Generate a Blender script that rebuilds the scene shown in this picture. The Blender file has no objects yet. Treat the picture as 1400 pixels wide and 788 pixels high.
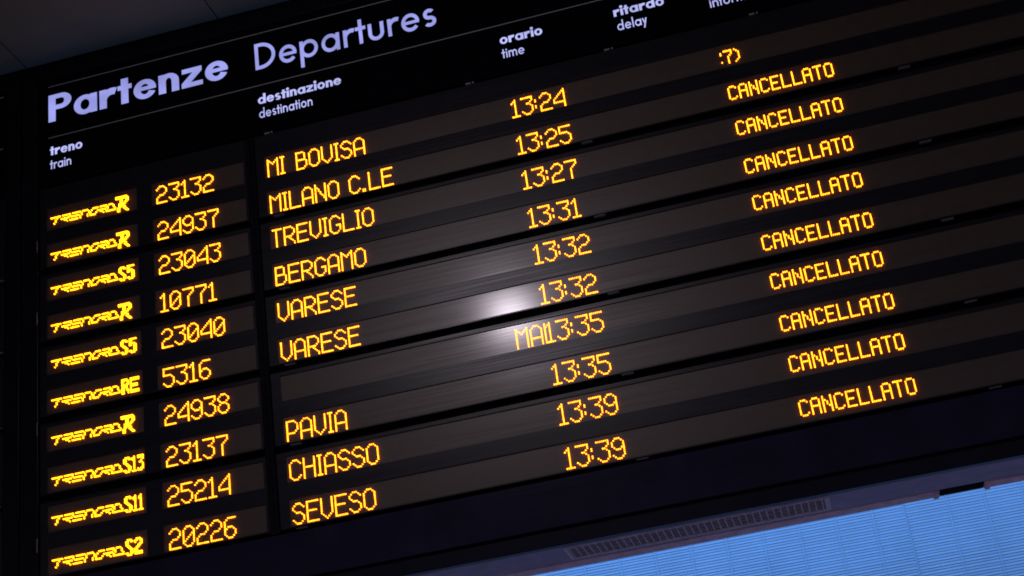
import bpy, math, random
from mathutils import Matrix, Vector

# ------------------------------------------------------------------ units
# u = LED columns to the right, v = LED rows downwards, d = depth behind the
# board's front face, all in LED pitches; the pitch is 6 mm.
PITCH = 0.006
Z0 = 4.55
def W(u, v, d=0.0):
    return Vector((u * PITCH, d * PITCH, Z0 - v * PITCH))

scn = bpy.context.scene
COL = scn.collection

# ------------------------------------------------------------------ camera
cam_d = bpy.data.cameras.new('camera')
cam = bpy.data.objects.new('camera', cam_d)
COL.objects.link(cam)
RC = ((0.96377084, 0.12989106, 0.23296799),      # right
      (-0.21521634, 0.89464519, 0.39152511),     # down
      (-0.15756807, -0.427479, 0.89018762))      # forward
def axis(a, s=1):
    return Vector((a[0] * s, a[2] * s, -a[1] * s))
cx, cy, cz = axis(RC[0]), axis(RC[1], -1), axis(RC[2], -1)
M = Matrix((cx, cy, cz)).transposed().to_4x4()
M.translation = W(119.794, 483.611, -761.898)
cam.matrix_world = M
cam_d.sensor_width = 36.0
cam_d.lens = 2128.95 / 1400 * 36
cam_d.clip_start = 0.05
cam_d.clip_end = 200
scn.camera = cam

# ------------------------------------------------------------------ world, lamps, exposure
world = bpy.data.worlds.new('World')
scn.world = world
world.use_nodes = True
bg = world.node_tree.nodes['Background']
bg.inputs['Color'].default_value = (0.84, 0.76, 1.0, 1)
bg.inputs['Strength'].default_value = 0.08

def lamp(name, kind, loc, target, power, color, size, size_y=None):
    ld = bpy.data.lights.new(name, kind)
    lo = bpy.data.objects.new(name, ld)
    COL.objects.link(lo)
    lo.location = loc
    lo.rotation_euler = (target - loc).to_track_quat('-Z', 'Y').to_euler()
    ld.energy = power
    ld.color = color
    if kind == 'AREA':
        ld.size = size
        if size_y:
            ld.shape = 'RECTANGLE'; ld.size_y = size_y
        else:
            ld.shape = 'DISK'
    else:
        ld.shadow_soft_size = size
    return lo
# ceiling downlight whose reflection burns in the middle of the board
spot = lamp('ceiling_downlight', 'AREA', W(-109.5, -100.6, -509), W(-5, 165, 0), 1.3, (1.0, 0.88, 1.0), 0.15, 0.08)
spot.data.spread = math.radians(80)
# unseen lamp added behind the board, in place of cold daylight on the blinds
lamp('added_blue_light', 'AREA', W(90, 40, 200), W(110, 220, 400), 50, (0.105, 0.355, 1.0), 5.0, 0.4)

scn.view_settings.view_transform = 'Standard'
scn.view_settings.look = 'None'
scn.view_settings.exposure = 0.0
scn.view_settings.gamma = 1.0
scn.cycles.filter_width = 1.8

# ------------------------------------------------------------------ materials
def mat(name, color, rough=0.5, spec=0.5, metallic=0.0, noise=None, streak=None, aniso=0.0, coat=0.0, coat_rough=0.1, bump=0.0):
    m = bpy.data.materials.new(name)
    m.use_nodes = True
    nt = m.node_tree
    b = nt.nodes['Principled BSDF']
    b.inputs['Base Color'].default_value = (*color, 1)
    b.inputs['Roughness'].default_value = rough
    b.inputs['Specular IOR Level'].default_value = spec
    b.inputs['Metallic'].default_value = metallic
    b.inputs['Coat Weight'].default_value = coat
    b.inputs['Coat Roughness'].default_value = coat_rough
    tc = nt.nodes.new('ShaderNodeTexCoord')
    if aniso:
        b.inputs['Anisotropic'].default_value = aniso
        t = nt.nodes.new('ShaderNodeTangent')
        t.direction_type = 'UV_MAP'
        nt.links.new(t.outputs['Tangent'], b.inputs['Tangent'])
    def tex(scale, detail=4):
        mp = nt.nodes.new('ShaderNodeMapping')
        mp.inputs['Scale'].default_value = scale
        n = nt.nodes.new('ShaderNodeTexNoise')
        n.inputs['Scale'].default_value = 1.0
        n.inputs['Detail'].default_value = detail
        nt.links.new(tc.outputs['Object'], mp.inputs['Vector'])
        nt.links.new(mp.outputs['Vector'], n.inputs['Vector'])
        return n.outputs['Fac']
    def remap(src, a, bb, lo=0.3, hi=0.7):
        r = nt.nodes.new('ShaderNodeMapRange')
        r.inputs['From Min'].default_value = lo
        r.inputs['From Max'].default_value = hi
        r.inputs['To Min'].default_value = a
        r.inputs['To Max'].default_value = bb
        nt.links.new(src, r.inputs['Value'])
        return r.outputs['Result']
    if noise:                                     # (scale, amount) mottled colour: dust and wear
        f = tex((noise[0],) * 3, 6)
        mix = nt.nodes.new('ShaderNodeMix'); mix.data_type = 'RGBA'
        mix.inputs['A'].default_value = (*[c * (1 - noise[1]) for c in color], 1)
        mix.inputs['B'].default_value = (*[c * (1 + noise[1]) for c in color], 1)
        nt.links.new(remap(f, 0, 1), mix.inputs['Factor'])
        nt.links.new(mix.outputs['Result'], b.inputs['Base Color'])
    if streak:                                    # wiping marks along the board
        f = tex((2.2, 2.2, 190), 5)
        nt.links.new(remap(f, rough - streak, rough + streak), b.inputs['Roughness'])
    if bump:
        f = tex((1.6, 1.6, 120), 4)
        bp = nt.nodes.new('ShaderNodeBump')
        bp.inputs['Strength'].default_value = bump
        bp.inputs['Distance'].default_value = 0.002
        nt.links.new(f, bp.inputs['Height'])
        nt.links.new(bp.outputs['Normal'], b.inputs['Normal'])
        nt.links.new(bp.outputs['Normal'], b.inputs['Coat Normal'])
    return m

def glow(name, color, strength):
    m = bpy.data.materials.new(name)
    m.use_nodes = True
    nt = m.node_tree
    b = nt.nodes['Principled BSDF']
    b.inputs['Base Color'].default_value = (0.02, 0.02, 0.02, 1)
    b.inputs['Emission Color'].default_value = (*color, 1)
    b.inputs['Emission Strength'].default_value = strength
    return m

def glow_backlit(name, color, strength, scale=14, lo=0.82, hi=1.12):
    """translucent lettering lit from tubes behind it: slightly uneven"""
    m = glow(name, color, strength)
    nt = m.node_tree
    b = nt.nodes['Principled BSDF']
    tc = nt.nodes.new('ShaderNodeTexCoord')
    n = nt.nodes.new('ShaderNodeTexNoise')
    n.inputs['Scale'].default_value = scale
    r = nt.nodes.new('ShaderNodeMapRange')
    r.inputs['From Min'].default_value = 0.3; r.inputs['From Max'].default_value = 0.7
    r.inputs['To Min'].default_value = strength * lo; r.inputs['To Max'].default_value = strength * hi
    nt.links.new(tc.outputs['Object'], n.inputs['Vector'])
    nt.links.new(n.outputs['Fac'], r.inputs['Value'])
    nt.links.new(r.outputs['Result'], b.inputs['Emission Strength'])
    return m

MT = {
    'cabinet': mat('black_paint', (0.012, 0.012, 0.015), 0.5, noise=(9, 0.3)),
    'frame': mat('black_frame', (0.008, 0.008, 0.013), 0.25, spec=0.25, streak=0.04, noise=(14, 0.3)),
    'header': mat('header_sheet', (0.003, 0.003, 0.007), 0.2, spec=0.12, noise=(20, 0.3)),
    'panel': mat('panel_sheet', (0.012, 0.010, 0.017), 0.32, spec=0.6, streak=0.05, aniso=0.35, bump=0.05, noise=(25, 0.25)),
    'strip': mat('display_filter', (0.100, 0.058, 0.034), 0.42, spec=0.95, streak=0.06, aniso=0.3, coat=0.85, coat_rough=0.15, bump=0.018, noise=(30, 0.10)),
    'fascia': mat('fascia_paint', (0.030, 0.028, 0.062), 0.24, spec=0.14, streak=0.04, noise=(8, 0.2)),
    'lip': mat('lip_paint', (0.016, 0.014, 0.030), 0.3, spec=0.2, noise=(8, 0.2)),
    'soffit': mat('soffit_paint', (0.41, 0.35, 0.64), 0.5, noise=(18, 0.18)),
    'rail': mat('rail_metal', (0.90, 0.66, 0.92), 0.5, noise=(22, 0.2)),
    'grille': mat('grille_metal', (0.74, 0.68, 0.95), 0.5, noise=(40, 0.2)),
    'void': mat('dark_inside', (0.004, 0.004, 0.005), 0.9, spec=0.1),
    'rule': mat('white_line', (0.55, 0.55, 0.58), 0.6),
    'latch': mat('bright_metal', (0.30, 0.28, 0.30), 0.4),
    'ceiling': mat('ceiling_paint', (0.088, 0.160, 0.210), 0.7, spec=0.2, noise=(1.3, 0.25)),
    'slat': mat('blind_slat', (0.78, 0.80, 0.82), 0.5, noise=(6, 0.06)),
    'cord': mat('blind_cord', (0.80, 0.84, 0.86), 0.8),
    'wall': mat('back_wall', (0.10, 0.10, 0.12), 0.8, noise=(3, 0.2)),
    'title': glow_backlit('backlit_lettering', (0.33, 0.35, 0.82), 1.0, 9, 0.78, 1.2),
    'heading': glow_backlit('backlit_heading', (0.50, 0.52, 0.98), 1.0),
    'amber': glow_backlit('amber_diode', (1.0, 0.245, 0.006), 8.5, 70, 0.6, 1.35),
    'amber_bright': glow_backlit('bright_amber_diode', (1.0, 0.285, 0.003), 9.5, 70, 0.6, 1.35),
}

# ------------------------------------------------------------------ mesh building
class MB:
    def __init__(self):
        self.v = []; self.f = []
    def add(self, pts, faces):
        o = len(self.v)
        self.v += [W(*p) for p in pts]
        self.f += [tuple(i + o for i in f) for f in faces]
    def box(self, u0, u1, v0, v1, d0, d1):
        p = [(u0, v0, d0), (u1, v0, d0), (u1, v1, d0), (u0, v1, d0), (u0, v0, d1), (u1, v0, d1), (u1, v1, d1), (u0, v1, d1)]
        self.add(p, [(3, 2, 1, 0), (4, 5, 6, 7), (0, 1, 5, 4), (2, 3, 7, 6), (1, 2, 6, 5), (3, 0, 4, 7)])
    def prism(self, pts, d0, d1):
        """flat outline in (u, v) with thickness"""
        n = len(pts)
        p = [(u, v, d0) for u, v in pts] + [(u, v, d1) for u, v in pts]
        f = [tuple(range(n)), tuple(range(2 * n - 1, n - 1, -1))]
        for i in range(n):
            j = (i + 1) % n
            f.append((i, i + n, j + n, j))
        self.add(p, f)
    def build(self, name, m, parent=None, origin=None, smooth=False, bevel=0):
        o0 = origin if origin is not None else Vector((0, 0, 0))
        me = bpy.data.meshes.new(name)
        me.from_pydata([p - o0 for p in self.v], [], self.f)
        import bmesh
        bm = bmesh.new(); bm.from_mesh(me)
        bmesh.ops.recalc_face_normals(bm, faces=bm.faces)
        uvl = bm.loops.layers.uv.new('UVMap')
        for fc in bm.faces:
            fc.smooth = smooth
            for lp in fc.loops:
                c = lp.vert.co
                lp[uvl].uv = (c.x + 0.13 * c.y, c.z + 0.17 * c.y)
        bm.to_mesh(me); bm.free()
        me.materials.append(m)
        ob = bpy.data.objects.new(name, me)
        COL.objects.link(ob)
        if parent is not None:
            ob.parent = parent
        else:
            ob.location = o0
        if bevel:
            b = ob.modifiers.new('bevel', 'BEVEL')
            b.width = bevel; b.segments = 2; b.limit_method = 'ANGLE'
        return ob

def tag(o, label=None, cat=None, group=None, kind=None):
    if label: o['label'] = label
    if cat: o['category'] = cat
    if group: o['group'] = group
    if kind: o['kind'] = kind
    return o
def empty(name, loc):
    o = bpy.data.objects.new(name, None)
    o.empty_display_size = 0.2
    COL.objects.link(o)
    o.location = loc
    return o

# ------------------------------------------------------------------ LED letters
G12 = {
 '0': ["..###..", ".#...#.", "#.....#", "#.....#", "#....##", "#...#.#", "#..#..#", "#.#...#", "##....#", "#.....#", ".#...#.", "..###.."],
 '1': ["..#..", ".##..", "#.#.."] + ["..#.."] * 8 + ["#####"],
 '2': ["..###..", ".#...#.", "#.....#", "......#", "......#", ".....#.", "..###..", ".#.....", "#......", "#......", "#......", "#######"],
 '3': ["#######", "......#", "......#", ".....#.", "...##..", ".....#.", "......#", "......#", "......#", "#.....#", ".#...#.", "..###.."],
 '4': ["......#", ".....##", "....#.#", "...#..#", "..#...#", ".#....#", "#.....#", "#.....#", "#######", "......#", "......#", "......#"],
 '5': ["#######", "#......", "#......", "#......", "#####..", ".....#.", "......#", "......#", "......#", "#.....#", ".#...#.", "..###.."],
 '6': ["..#####", ".#.....", "#......", "#......", "#......", "#.###..", "##...#.", "#.....#", "#.....#", "#.....#", ".#...#.", "..###.."],
 '7': ["#######", "......#", "......#", ".....#.", "....#.."] + ["...#..."] * 7,
 '8': ["..###..", ".#...#.", "#.....#", "#.....#", ".#...#.", "..###..", ".#...#.", "#.....#", "#.....#", "#.....#", ".#...#.", "..###.."],
 '9': ["..###..", ".#...#.", "#.....#", "#.....#", "#.....#", ".#...##", "..###.#", "......#", "......#", "#.....#", ".#...#.", "..###.."],
 ':': ["..", "..", "..", "#.", "#.", "..", "..", "#.", "#.", "..", "..", ".."],
 '.': [".."] * 10 + ["##", "##"],
 'A': ["..###..", ".#...#."] + ["#.....#"] * 5 + ["#######"] + ["#.....#"] * 4,
 'B': ["#####..", "#....#.", "#....#.", "#....#.", "#....#.", "######.", "#.....#", "#.....#", "#.....#", "#.....#", "#....#.", "#####.."],
 'C': ["..###..", ".#...#.", "#.....#"] + ["#......"] * 6 + ["#.....#", ".#...#.", "..###.."],
 'E': ["#######"] + ["#......"] * 4 + ["######."] + ["#......"] * 5 + ["#######"],
 'G': ["..###..", ".#...#.", "#.....#"] + ["#......"] * 3 + ["#...###"] + ["#.....#"] * 3 + [".#...#.", "..###.."],
 'H': ["#.....#"] * 5 + ["#######"] + ["#.....#"] * 6,
 'I': ["###"] + [".#."] * 10 + ["###"],
 'L': ["#......"] * 11 + ["#######"],
 'M': ["#.....#", "##...##", "#.#.#.#", "#..#..#"] + ["#.....#"] * 8,
 'N': ["#.....#", "#.....#", "##....#", "#.#...#", "#.#...#", "#..#..#", "#..#..#", "#...#.#", "#....##", "#....##", "#.....#", "#.....#"],
 'O': ["..###..", ".#...#."] + ["#.....#"] * 8 + [".#...#.", "..###.."],
 'P': ["#####..", "#....#.", "#.....#", "#.....#", "#.....#", "#.....#", "#....#.", "#####.."] + ["#......"] * 4,
 'R': ["#####..", "#....#.", "#.....#", "#.....#", "#.....#", "#....#.", "#####..", "#..#...", "#...#..", "#....#.", "#.....#", "#.....#"],
 'S': ["..###..", ".#...#.", "#.....#", "#......", ".#.....", "..###..", ".....#.", "......#", "......#", "#.....#", ".#...#.", "..###.."],
 'T': ["######"] + ["..#..."] * 11,
 'V': ["#.....#"] * 9 + [".#...#.", "..#.#..", "...#..."],
 'l': ["#.."] * 11 + ["###"],          # an L cut short by the next column of the display
}
SP12 = {'.': 2, ':': 1}
G9 = {
 'C': [".###.", "#...#"] + ["#...."] * 5 + ["#...#", ".###."],
 'A': [".###.", "#...#", "#...#", "#...#", "#####", "#...#", "#...#", "#...#", "#...#"],
 'N': ["#...#", "#...#", "##..#", "#.#.#", "#.#.#", "#..##", "#...#", "#...#", "#...#"],
 'E': ["#####", "#....", "#....", "#....", "####.", "#....", "#....", "#....", "#####"],
 'L': ["#...."] * 8 + ["#####"],
 'T': ["#####"] + ["..#.."] * 8,
 'O': [".###."] + ["#...#"] * 7 + [".###."],
 ':': [".", "#", "#", ".", ".", ".", ".", "#", "."],
 '7': ["#####", "....#", "....#", "...#.", "..#..", "..#..", "..#..", "..#..", "..#.."],
 ')': ["#..", ".#.", "..#", "..#", "..#", "..#", "..#", ".#.", "#.."],
}
# the operator's mark: five rows of slanted dots
def logo_dots():
    """dots (col, row) of the slanted wordmark, 43 columns by 5 rows"""
    D = []
    def h(r, a, b):
        D.extend((c, r) for c in range(a, b + 1))
    h(0, 0, 6); D.extend([(4, 1), (3, 2), (3, 3), (2, 4)])                       # T
    h(0, 8, 13); D.append((13, 1)); h(2, 7, 12); D.extend([(9, 3), (10, 3), (11, 4)])   # R
    h(0, 15, 20); h(2, 14, 19); h(4, 13, 18)                                         # E
    h(0, 22, 25); D.extend([(21, 1), (26, 1), (21, 2), (26, 2), (20, 3), (25, 3), (20, 4), (25, 4)])  # N
    h(0, 29, 32); D.extend([(28, 1), (27, 2), (32, 2), (27, 3), (31, 3)]); h(4, 27, 30)  # O
    h(0, 34, 38); D.append((38, 1)); h(2, 33, 37); D.extend([(34, 3), (35, 3), (36, 4)])  # R
    h(0, 40, 42); D.extend([(39, 1), (43, 1), (39, 2), (43, 2), (38, 3), (44, 3)]); h(4, 38, 44)  # D
    return D
KIND = {
 'R': ["########.", "#########", "...##..##", "...##..##", "...##.##.", "..#####..", "..####...", "..##.##..", ".##..##..", ".##...##.", ".##....##"],
 'S': [".###.", "##.##", "##...", "##...", ".##..", "..##.", "...##", "...##", "##.##", ".###."],
 '5': ["#####", "##...", "##...", "####.", "##.##", "...##", "...##", "...##", "##.##", ".###."],
 '2': [".###.", "##.##", "#...#", "...##", "..##.", ".##..", "##...", "##...", "#####", "#####"],
 '1': [".#", "##", ".#", ".#", ".#", ".#", ".#", ".#", ".#", "##"],
 '3': ["####", "####", "...#", "..#.", ".##.", "...#", "...#", "...#", "#.##", "###."],
 'e': ["####.", "##.##", "#...#", "##.##", "####.", "####.", "##.#.", "##.##", "##..#", "##..#"],
 'E': ["######", "######", "#.....", "#.....", "#####.", "#####.", "#.....", "#.....", "######", "######"],
}
KIND['1'] = [".#.", "##.", "##.", ".#.", ".#.", ".#.", ".#.", ".#.", ".#.", "###"]

def text_dots(s, font, u, v, gap=1, space=5):
    D = []
    for ch in s:
        if ch == ' ':
            u += space; continue
        g = font[ch]
        for r, row in enumerate(g):
            for c, x in enumerate(row):
                if x == '#':
                    D.append((u + c, v + r))
        u += len(g[0]) + (SP12.get(ch, gap) if font is G12 else gap)
        if font is G12 and ch == ':':
            u += 0
    return D

STRIP_D = 0.8
def led_mesh(dots, m, parent, origin, rad=0.37, jit=0.0):
    mb = MB()
    rng = random.Random(len(dots))
    n = 6
    for (u, v) in dots:
        r = rad * (1 + rng.uniform(-0.04, 0.04))
        P = []
        for k in range(n):
            a = 2 * math.pi * (k + 0.5) / n
            P.append((u + r * math.cos(a), v + r * math.sin(a), STRIP_D - 0.01))
        for k in range(n):
            a = 2 * math.pi * (k + 0.5) / n
            P.append((u + 0.8 * r * math.cos(a), v + 0.8 * r * math.sin(a), STRIP_D - 0.62))
        P.append((u, v, STRIP_D - 0.76))
        F = []
        for k in range(n):
            j = (k + 1) % n
            F.append((k, j, j + n, k + n))
            F.append((k + n, j + n, 2 * n))
        mb.add(P, F)
    return mb.build('lit_text', m, parent, origin, smooth=True)

# ------------------------------------------------------------------ drawn lettering (geometric sans)
def glyph(ch, bold):
    """pieces as ('p', points) polygons in cap-height units, y up; returns pieces, width"""
    w = 0.235 if bold else 0.136
    hw = w * (0.70 if bold else 0.95)               # horizontal strokes
    x = 0.69 if bold else 0.655
    asc = 1.06
    R = x * (0.53 if bold else 0.52)                # outer half width of the rounds
    P = []
    def rect(x0, y0, x1, y1):
        P.append([(x0, y0), (x1, y0), (x1, y1), (x0, y1)])
    def arc(cxx, cyy, rx, ry, a0, a1, wx=None, wy=None):
        wx = w if wx is None else wx
        wy = hw if wy is None else wy
        n = max(6, int(abs(a1 - a0) / 7))
        for i in range(n):
            q = []
            for a in (a0 + (a1 - a0) * i / n, a0 + (a1 - a0) * (i + 1) / n):
                t = math.radians(a)
                q.append(((cxx + rx * math.cos(t), cyy + ry * math.sin(t)),
                          (cxx + (rx - wx) * math.cos(t), cyy + (ry - wy) * math.sin(t))))
            P.append([q[0][0], q[1][0], q[1][1], q[0][1]])
    ry = x / 2 + 0.012
    yc = x / 2
    if ch in 'adpo':
        c = R
        arc(c, yc, R, ry, 0, 360, wx=w * (0.92 if bold else 0.95))
        W_ = 2 * R
        if ch == 'a': rect(2 * R - w * 0.86, 0, 2 * R + w * 0.14, x); W_ = 2 * R + w * 0.14
        if ch == 'd': rect(2 * R - w * 0.86, 0, 2 * R + w * 0.14, asc); W_ = 2 * R + w * 0.14
        if ch == 'p':
            rect(-w * 0.14, -0.34, w * 0.86, x)
        return P, W_
    if ch == 'e':
        arc(R, yc, R, ry, 0, 322 if not bold else 336, wx=w * 0.95)
        bh = hw * (0.80 if bold else 0.85)
        rect(w * 0.5, yc - bh * (0.5 if not bold else 0.30), 2 * R - (0.004 if bold else 0.01), yc + bh * (0.5 if not bold else 0.70))
        return P, 2 * R
    if ch == 'P':
        b = 0.29; H = 0.57
        rect(0, 0, w, 1)
        rect(w, 1 - hw, 0.42, 1); rect(w, 1 - H, 0.42, 1 - H + hw)
        arc(0.42, 1 - H / 2, b + 0.05, H / 2, -90, 90)
        return P, 0.76
    if ch == 'D':
        rect(0, 0, w, 1)
        rect(w, 1 - hw, 0.22, 1); rect(w, 0, 0.22, hw)
        arc(0.22, 0.5, 0.58, 0.5, -90, 90)
        return P, 0.80
    if ch == 'r':
        rect(0, 0, w, x)
        r = 0.42 if bold else 0.33
        arc(r, x - r + 0.014, r, r, 68, 168, wx=w, wy=hw * (1.5 if bold else 1.15))
        return P, r + (0.14 if bold else 0.10)
    if ch == 't':
        s = 0.5 * ((0.46 if bold else 0.40) - w)
        rect(s, 0, s + w, 0.93)
        rect(0, x - hw, s, x); rect(s + w, x - hw, 2 * s + w, x)
        return P, 2 * s + w
    if ch == 'f':
        s = 0.10
        rect(s, 0, s + w, asc - 0.2)
        arc(s + 0.22, asc - 0.22, 0.22, 0.22, 60, 180, wx=w, wy=hw)
        rect(0, x - hw, s, x); rect(s + w, x - hw, s + w + 0.13, x)
        return P, s + w + 0.12
    if ch in 'nu':
        Wd = 2 * R * (0.90 if bold else 0.88)
        k = Wd / 2
        if ch == 'n':
            rect(0, 0, w, x); rect(Wd - w, 0, Wd, x - k * 0.9)
            arc(k, x - k * 0.9, k, k * 0.9 + 0.012, 0, 180)
        else:
            rect(0, k * 0.9, w, x); rect(Wd - w, k * 0.9, Wd, x)
            arc(k, k * 0.9, k, k * 0.9 + 0.012, 180, 360)
        return P, Wd
    if ch == 'm':
        Wd = 2 * R * 0.80; k = (Wd + w) / 4 + w * 0.25
        k = Wd / 2
        rect(0, 0, w, x)
        for q in (0, Wd - w):
            rect(q + Wd - w, 0, q + Wd, x - k * 0.9)
            arc(q + k, x - k * 0.9, k, k * 0.9 + 0.012, 0, 180)
        return P, 2 * Wd - w
    if ch in 'il':
        if ch == 'l':
            rect(0, 0, w, asc); return P, w
        rect(0, 0, w, x)
        rr = w * 0.60
        P.append([(w / 2 + rr * math.cos(t * math.pi / 8), x + 0.19 + (0.02 if bold else 0) + rr * math.sin(t * math.pi / 8)) for t in range(16)])
        return P, w
    if ch == 'z':
        Wd = 0.66 if bold else 0.5
        rect(0.02, x - hw, Wd, x); rect(0, 0, Wd + 0.02, hw)
        P.append([(0, hw), (w * 1.25, hw), (Wd, x - hw), (Wd - w * 1.25, x - hw)])
        return P, Wd + 0.02
    if ch == 's':
        rx = 0.24 if not bold else 0.28
        ro = (x / 2 + hw / 2) / 2 + 0.006
        cxx = rx
        arc(cxx, x + 0.012 - ro, rx * 0.93, ro, 38, 270)
        arc(cxx, ro - 0.012, rx, ro, -142, 90)
        return P, 2 * rx
    if ch == 'y':
        Wd = 0.54
        P.append([(0, x), (w * 1.1, x), (Wd / 2 + w * 0.55, 0.06), (Wd / 2 - w * 0.2, -0.02)])
        P.append([(Wd, x), (Wd - w * 1.1, x), (0.06, -0.34), (0.06 + w * 1.1, -0.34)])
        return P, Wd
    raise KeyError(ch)

def lettering(name, s, u0, u1, base, cap, bold, m, parent, origin, d=-0.12):
    pieces = []; xx = 0
    tr = 0.085 if bold else 0.15
    for ch in s:
        pp, wd = glyph(ch, bold)
        lead = 0.02 if ch in 'tfy' else tr * 0.5
        xx += lead
        pieces += [[(a + xx, b) for a, b in q] for q in pp]
        xx += wd + (0.02 if ch in 'tfyr' else tr * 0.5)
    lo = min(a for q in pieces for a, b in q); hi = max(a for q in pieces for a, b in q)
    sx = (u1 - u0) / (hi - lo)
    mb = MB()
    for i, q in enumerate(pieces):
        dd = d - 0.004 * (i % 9)
        mb.prism([(u0 + (a - lo) * sx, base - b * cap) for a, b in q], dd, 0.0)
    return mb.build(name, m, parent, origin)

# ------------------------------------------------------------------ setting: ceiling
mb = MB()
SEAM = 131.4
k0 = -175.4 - SEAM * 6
for i in range(20):
    for j in range(4):
        mb.box(k0 + i * SEAM + 0.45, k0 + (i + 1) * SEAM - 0.45, -111.5, -108.9, -1.5 - (j + 1) * 262 + 0.9, -1.5 - j * 262)
ceil = mb.build('ceiling', MT['ceiling'], None, W(0, -109, -500))
tag(ceil, kind='structure')
mb = MB(); mb.box(k0, k0 + 20 * SEAM, -118, -113.5, -1060, 432)
slab = mb.build('ceiling_slab', MT['void'], None, W(0, -115, -500))
tag(slab, kind='structure')

# ------------------------------------------------------------------ the board
ROWS = [
 ('R', '23132', 'MI BOVISA', '13:24', ':7)'),
 ('R', '24937', 'MILANO C.LE', '13:25', 'CANCELLATO'),
 ('S5', '23043', 'TREVIGLIO', '13:27', 'CANCELLATO'),
 ('R', '10771', 'BERGAMO', '13:31', 'CANCELLATO'),
 ('S5', '23040', 'VARESE', '13:32', 'CANCELLATO'),
 ('RE', '5316', 'VARESE', '13:32', 'CANCELLATO'),
 ('R', '24938', '', '13:35', 'CANCELLATO'),
 ('S13', '23137', 'PAVIA', '13:35', 'CANCELLATO'),
 ('S11', '25214', 'CHIASSO', '13:39', 'CANCELLATO'),
 ('S2', '20226', 'SEVESO', '13:39', 'CANCELLATO'),
]
def row_v(i):
    return 24.615 * i - 1.627 * (i // 2)
U_NUM, U_DEST, U_TIME, U_CANC = -221.72, -150.55, 0.0, 123.0
RIGHT = 432.0
LEFT = -296.5

BO = W(18, 266, 17)
board = empty('departures_board', BO)
tag(board, 'black wall-hung train departures board with glowing amber rows under the title Partenze Departures', 'departures board')

def board_shell(parent, BO, ul, ur, left_in, right_in):
    mb = MB(); mb.box(ul + 1, ur - 1, -108.4, 262.0, 4.5, 33.0)
    mb.build('cabinet', MT['cabinet'], parent, BO)
    mb = MB()
    mb.box(ul, left_in, -108.9, 257.0, -0.6, 4.2)
    mb.box(right_in, ur, -108.9, 257.0, -0.6, 4.2)
    mb.box(left_in + 0.02, right_in - 0.02, -108.9, -97.5, -0.4, 4.2)
    mb.build('frame', MT['frame'], parent, BO, bevel=0.002)
    mb = MB(); mb.box(left_in + 0.4, right_in - 0.4, 230.4, 255.6, -0.3, 4.2)
    mb.build('fascia_panel', MT['fascia'], parent, BO, bevel=0.0015)
    mb = MB(); mb.box(ul, ur, 257.6, 265.4, -0.5, 4.2)
    mb.build('lower_lip', MT['lip'], parent, BO, bevel=0.002)

board_shell(board, BO, -310.0, 446.0, LEFT - 2.8, RIGHT + 1.5)

# header sheet with the printed rules and the backlit lettering
mb = MB(); mb.box(LEFT - 2.4, RIGHT + 1.1, -97.0, -19.4, 0.0, 4.2)
header = mb.build('header_panel', MT['header'], board, BO)
for v in (-91.3, -53.4):
    mb = MB(); mb.box(-292.5, RIGHT - 6, v - 0.30, v + 0.30, -0.08, 0.0)
    mb.build('rule_line', MT['rule'], header, BO)
lettering('title_lettering', 'Partenze', -292.3, -171.6, -64.9, 19.9, True, MT['title'], header, BO)
lettering('title_lettering', 'Departures', -153.6, -37.4, -64.9, 19.0, False, MT['title'], header, BO)
HEAD = [('treno', 'train', -291.4, -269.6, -291.4, -277.2), ('destinazione', 'destination', -153.6, -100.3, -153.4, -119.4),
        ('orario', 'time', -1.0, 24.9, -1.0, 12.6), ('ritardo', 'delay', 68.0, 98.0, 68.8, 86.4), (None, 'information', 0, 0, 123.4, 161.5)]
for (it, en, a0, a1, b0, b1), low in zip(HEAD, (0.0, 0.5, 0.8, 1.3, 1.3)):
    if it:
        lettering('heading_lettering', it, a0, a1, -40.6 + low, 6.5, True, MT['heading'], header, BO)
    lettering('heading_lettering', en, b0, b1, -30.6 + low, 6.6, False, MT['heading'], header, BO)

# back of the gaps between the panels
mb = MB(); mb.box(LEFT - 2.4, RIGHT + 1.1, -19.3, 230.2, 3.6, 4.3)
mb.build('inner_back', MT['void'], board, BO)

# screws in the joint under the header and pale slivers added as screw glints on the left edge
for uu in (-149.5, -23.5, 60.3, 145.2, 226.0):
    mb = MB(); mb.box(uu - 1.6, uu + 1.6, -18.9, -18.3, -0.15, 2.5); mb.box(uu + 2.6, uu + 3.5, -18.9, -18.2, -0.3, 2.5)
    mb.build('catch', MT['rule'], header, BO)
for vv in (22, 70, 140, 209):
    mb = MB(); mb.box(-299.9, -299.4, vv - 4, vv + 4, -1.0, 0.5)
    mb.build('screw_glint', MT['latch'], board, BO)

# column divider
mb = MB()
mb.box(-163.6, -161.0, -17.8, 229.6, -0.5, 3.5)
mb.box(-160.6, -158.4, -17.8, 229.6, -0.9, 3.5)
mb.build('column_divider', MT['frame'], board, BO, bevel=0.001)

def logo_row(kind, v):
    D = [(-291.0 + c * 0.955, v + 3.8 + r * 1.03) for c, r in logo_dots()]
    if kind == 'R':
        D += [(-248.2 + c * 0.94, v + 0.5 + r * 0.96) for r, row in enumerate(KIND['R']) for c, x in enumerate(row) if x == '#']
    else:
        u = -247.3
        for ch in kind:
            g = KIND['e' if (ch == 'R') else ch]
            D += [(u + c * 0.94, v + 0.9 + r * 0.93) for r, row in enumerate(g) for c, x in enumerate(row) if x == '#']
            u += len(g[0]) * 0.94 + (0.45 if kind in ('S13', 'S11') else 0.6)
    return D

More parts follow.
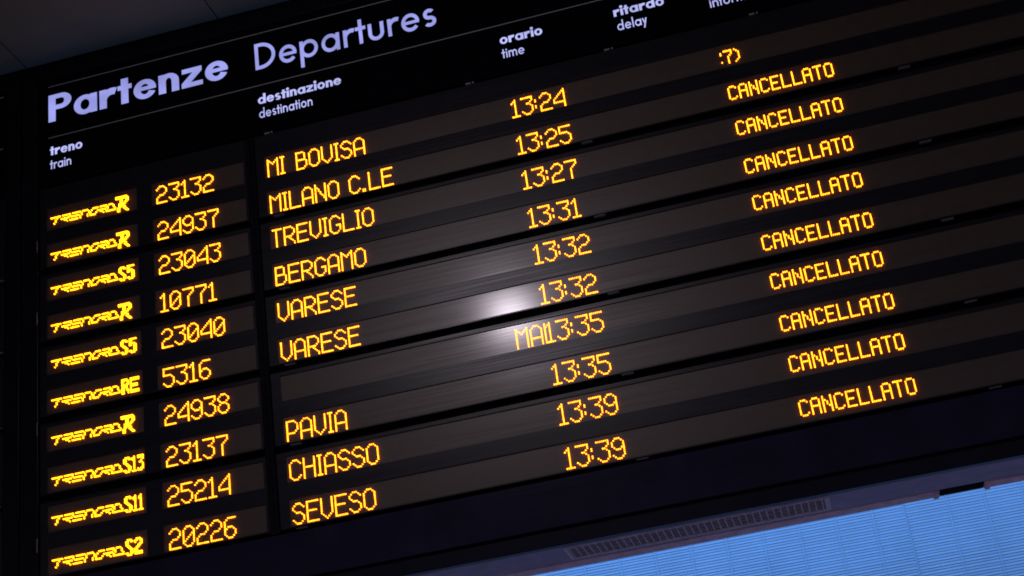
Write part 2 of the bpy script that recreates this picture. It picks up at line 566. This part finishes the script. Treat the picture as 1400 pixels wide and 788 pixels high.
for p in range(5):
    vs = [row_v(2 * p), row_v(2 * p + 1)]
    top = (vs[0] - 5.4) if p else -17.6
    bot = vs[1] + 12.9
    # main panel: three bands of sheet with two recessed display strips between them
    mb = MB()
    ub, ue = -157.8, RIGHT + 0.6
    s0, s1 = -152.4, RIGHT - 4
    for a, b in ((top, vs[0] - 3.2), (vs[0] + 12.2, vs[1] - 3.2), (vs[1] + 12.2, bot)):
        mb.box(ub, ue, a, b, 0.0, 3.4)
    mb.box(ub, s0, vs[0] - 3.2, vs[0] + 12.2, 0.0, 3.4); mb.box(s1, ue, vs[0] - 3.2, vs[0] + 12.2, 0.0, 3.4)
    mb.box(ub, s0, vs[1] - 3.2, vs[1] + 12.2, 0.0, 3.4); mb.box(s1, ue, vs[1] - 3.2, vs[1] + 12.2, 0.0, 3.4)
    panel = mb.build('display_panel', MT['panel'], board, BO)
    mb = MB()
    bb, be = LEFT - 1.6, -164.0
    wins = ((-294.0, -234.5), (-225.2, -165.6))
    for a, b in ((top, vs[0] - 3.2), (vs[0] + 12.2, vs[1] - 3.2), (vs[1] + 12.2, bot)):
        mb.box(bb, be, a, b, 0.0, 3.4)
    for v in vs:
        for a, b in ((bb, wins[0][0]), (wins[0][1], wins[1][0]), (wins[1][1], be)):
            mb.box(a, b, v - 3.2, v + 12.2, 0.0, 3.4)
    tpanel = mb.build('train_panel', MT['panel'], board, BO)
    for r, v in enumerate(vs):
        i = 2 * p + r
        kind, num, dest, tim, note = ROWS[i]
        mb = MB(); mb.box(s0 + 0.03, s1 - 0.03, v - 3.17, v + 12.17, STRIP_D, 3.3)
        mb.build('display_strip', MT['strip'], panel, BO)
        for a, b in wins:
            mb = MB(); mb.box(a + 0.03, b - 0.03, v - 3.17, v + 12.17, STRIP_D, 3.3)
            mb.build('display_window', MT['strip'], tpanel, BO)
        led_mesh(logo_row(kind, v), MT['amber_bright'], tpanel, BO, rad=0.42)
        led_mesh(text_dots(num, G12, U_NUM, v), MT['amber'], tpanel, BO)
        if dest:
            led_mesh(text_dots(dest, G12, U_DEST, v, space=6 if dest.startswith('MI B') else 5), MT['amber'], panel, BO)
        else:
            led_mesh(text_dots('MAl', G12, -16.6, v), MT['amber'], panel, BO)
        led_mesh(text_dots(tim, G12, U_TIME, v), MT['amber'], panel, BO)
        led_mesh(text_dots(note, G9, U_CANC, v + (0.3 if i else 1.2)), MT['amber'], panel, BO, rad=0.38)
    for ul in (-146.0, 39.5, 218.5, 398.0):
        mb = MB(); mb.box(ul - 3.2, ul + 3.2, bot + 0.7, bot + 0.98, -0.1, 2.5)
        mb.build('latch', MT['latch'], panel, BO)

# underside: soffit plates round the ventilation opening, grille, black gap, rail
SO = 265.45
mb = MB()
mb.box(-310, -7.5, SO - 3, SO, 4.4, 33.0)
mb.box(124.5, 446, SO - 3, SO, 4.4, 33.0)
mb.box(-7.48, 124.48, SO - 3, SO, 4.4, 7.8)
mb.box(-7.48, 124.48, SO - 3, SO, 27.0, 33.0)
soffit = mb.build('soffit', MT['soffit'], board, BO, bevel=0.0012)
mb = MB()
for j in range(6):
    d0 = 8.0 + j * 3.66
    mb.box(-7.3, 124.3, SO - 0.3, SO + 0.25, d0, d0 + 0.38)
for k in range(38):
    uu = -7.3 + k * (131.6 - 0.95) / 37
    mb.box(uu, uu + 0.64, SO - 0.35, SO + 0.10, 8.1, 26.9)
gr = mb.build('ventilation_grille', MT['grille'], board, BO)
mb = MB()
mb.box(-9.4, 127.6, SO + 0.02, SO + 0.5, 6.3, 7.7)
mb.box(-9.4, 127.6, SO + 0.02, SO + 0.5, 27.3, 29.3)
mb.box(-9.4, -7.7, SO + 0.02, SO + 0.5, 7.72, 27.28)
mb.box(125.0, 127.6, SO + 0.02, SO + 0.5, 7.72, 27.28)
mb.build('grille_frame', MT['grille'], gr, BO)
mb = MB(); mb.box(-7.45, 124.45, SO - 1.1, SO - 0.42, 7.85, 26.95)  # black plate put in as the shade behind the grille openings
mb.build('grille_shade_plate', MT['void'], gr, BO)
mb = MB(); mb.box(-310, 446, SO - 3.2, SO - 2.2, 33.1, 45.5)
mb.box(182.6, 204.9, SO - 2.1, SO - 0.3, 35.4, 45.9)  # black fill stands in for the shade in the rail slot
mb.build('underside_shade_fill', MT['void'], board, BO)
for a, b in ((-310, 182.4), (205.1, 446)):
    mb = MB(); mb.box(a, b, SO - 2.1, SO + 0.1, 35.4, 46.0)
    rail = mb.build('rail', MT['rail'], board, BO, bevel=0.0015)
for a in (179.4, 205.4):
    mb = MB(); mb.box(a, a + 2.6, SO + 0.12, SO + 1.1, 36.2, 45.2); mb.box(a + (-6 if a < 190 else 4), a + (-1.5 if a < 190 else 9), SO + 0.12, SO + 0.4, 39, 42.5)
    mb.build('bracket', MT['rail'], board, BO)

# ------------------------------------------------------------------ the next board on the left: only its right end is in view
NO = W(-640, 266, 17)
nb = empty('departures_board', NO)
tag(nb, 'unlit black end of the next board left of the Partenze board', 'departures board')
board_shell(nb, NO, -968.0, -311.2, -954.0, -320.5)
mb = MB(); mb.box(-953.6, -320.9, -97.0, -19.4, 0.0, 4.2)
h2 = mb.build('header_panel', MT['header'], nb, NO)
for v in (-92.6, -54.0):
    mb = MB(); mb.box(-950, -323.6, v - 0.3, v + 0.3, -0.08, 0.0)
    mb.build('rule_line', MT['rule'], h2, NO)
mb = MB(); mb.box(-953.6, -320.9, -19.3, 230.2, 3.6, 4.3)
mb.build('inner_back', MT['void'], nb, NO)
for p in range(5):
    vs = [row_v(2 * p), row_v(2 * p + 1)]
    mb = MB(); mb.box(-953.0, -321.4, (vs[0] - 5.4) if p else -17.6, vs[1] + 12.9, 0.0, 3.4)
    pn = mb.build('display_panel', MT['panel'], nb, NO)
    mb = MB(); mb.box(-328, -322.4, vs[1] + 13.6, vs[1] + 13.9, -0.1, 2.5)
    mb.build('latch', MT['latch'], pn, NO)

# soffit of the neighbouring board
mb = MB(); mb.box(-968, -311.2, SO - 3, SO, 4.4, 33.0)
mb.build('soffit', MT['soffit'], nb, NO)

# ------------------------------------------------------------------ blinds and wall behind
DB = 400.0
J = 183.2
def blind(u0, u1, name_label, cords, dz):
    o = W((u0 + u1) / 2, 440, DB)
    b = empty('venetian_blind', o)
    tag(b, name_label, 'blind', 'venetian blinds behind the board')
    mb = MB()
    pitch = 4.27
    v = 128.0 + dz
    k = 0
    rng = random.Random(int(u0))
    while v < 440:
        j = rng.uniform(-0.05, 0.05)
        k_ = rng.uniform(0.9, 1.1)
        # a closed slat: lit upper lip, crease, flat face, turned-under edge
        prof = [(v + j + a * pitch, b * k_) for a, b in ((0, 0.26), (0.40, -0.66), (0.52, -0.12), (0.60, -0.08), (0.82, -0.36), (1.03, 0.31))]
        th = 0.12
        loop = [(a, DB + bb) for a, bb in prof] + [(a, DB + bb + th) for a, bb in reversed(prof)]
        m_ = len(loop)
        P = [(u0, a, dd) for a, dd in loop] + [(u1, a, dd) for a, dd in loop]
        F = [(i, (i + 1) % m_, (i + 1) % m_ + m_, i + m_) for i in range(m_)] + [tuple(range(m_)), tuple(range(2 * m_ - 1, m_ - 1, -1))]
        mb.add(P, F)
        v += pitch; k += 1
    mb.build('slats', MT['slat'], b, o)
    for c in cords:
        mb = MB(); mb.box(c - 0.4, c + 0.4, 124, 440, DB - 1.3, DB - 1.1)
        mb.build('ladder_cord', MT['cord'], b, o)
    mb = MB(); mb.box(u0, u1, 118, 126, DB - 5, DB + 5)
    mb.build('head_rail', MT['slat'], b, o)
blind(-260, J - 0.08, 'pale closed venetian blind in blue light, left of the joint', [J - 0.5] + [J - 24 - 27.5 * k for k in range(32)], 0.0)
blind(J + 0.08, J + 900, 'pale closed venetian blind in blue light, right of the joint', [J + 31 + 26.7 * k for k in range(32)], 1.3)
mb = MB(); mb.box(-1500, 1660, -113, 900, DB + 14, DB + 30)
tag(mb.build('back_wall', MT['wall'], None, W(100, 760, DB + 20)), 'dark wall behind the venetian blinds', 'wall')
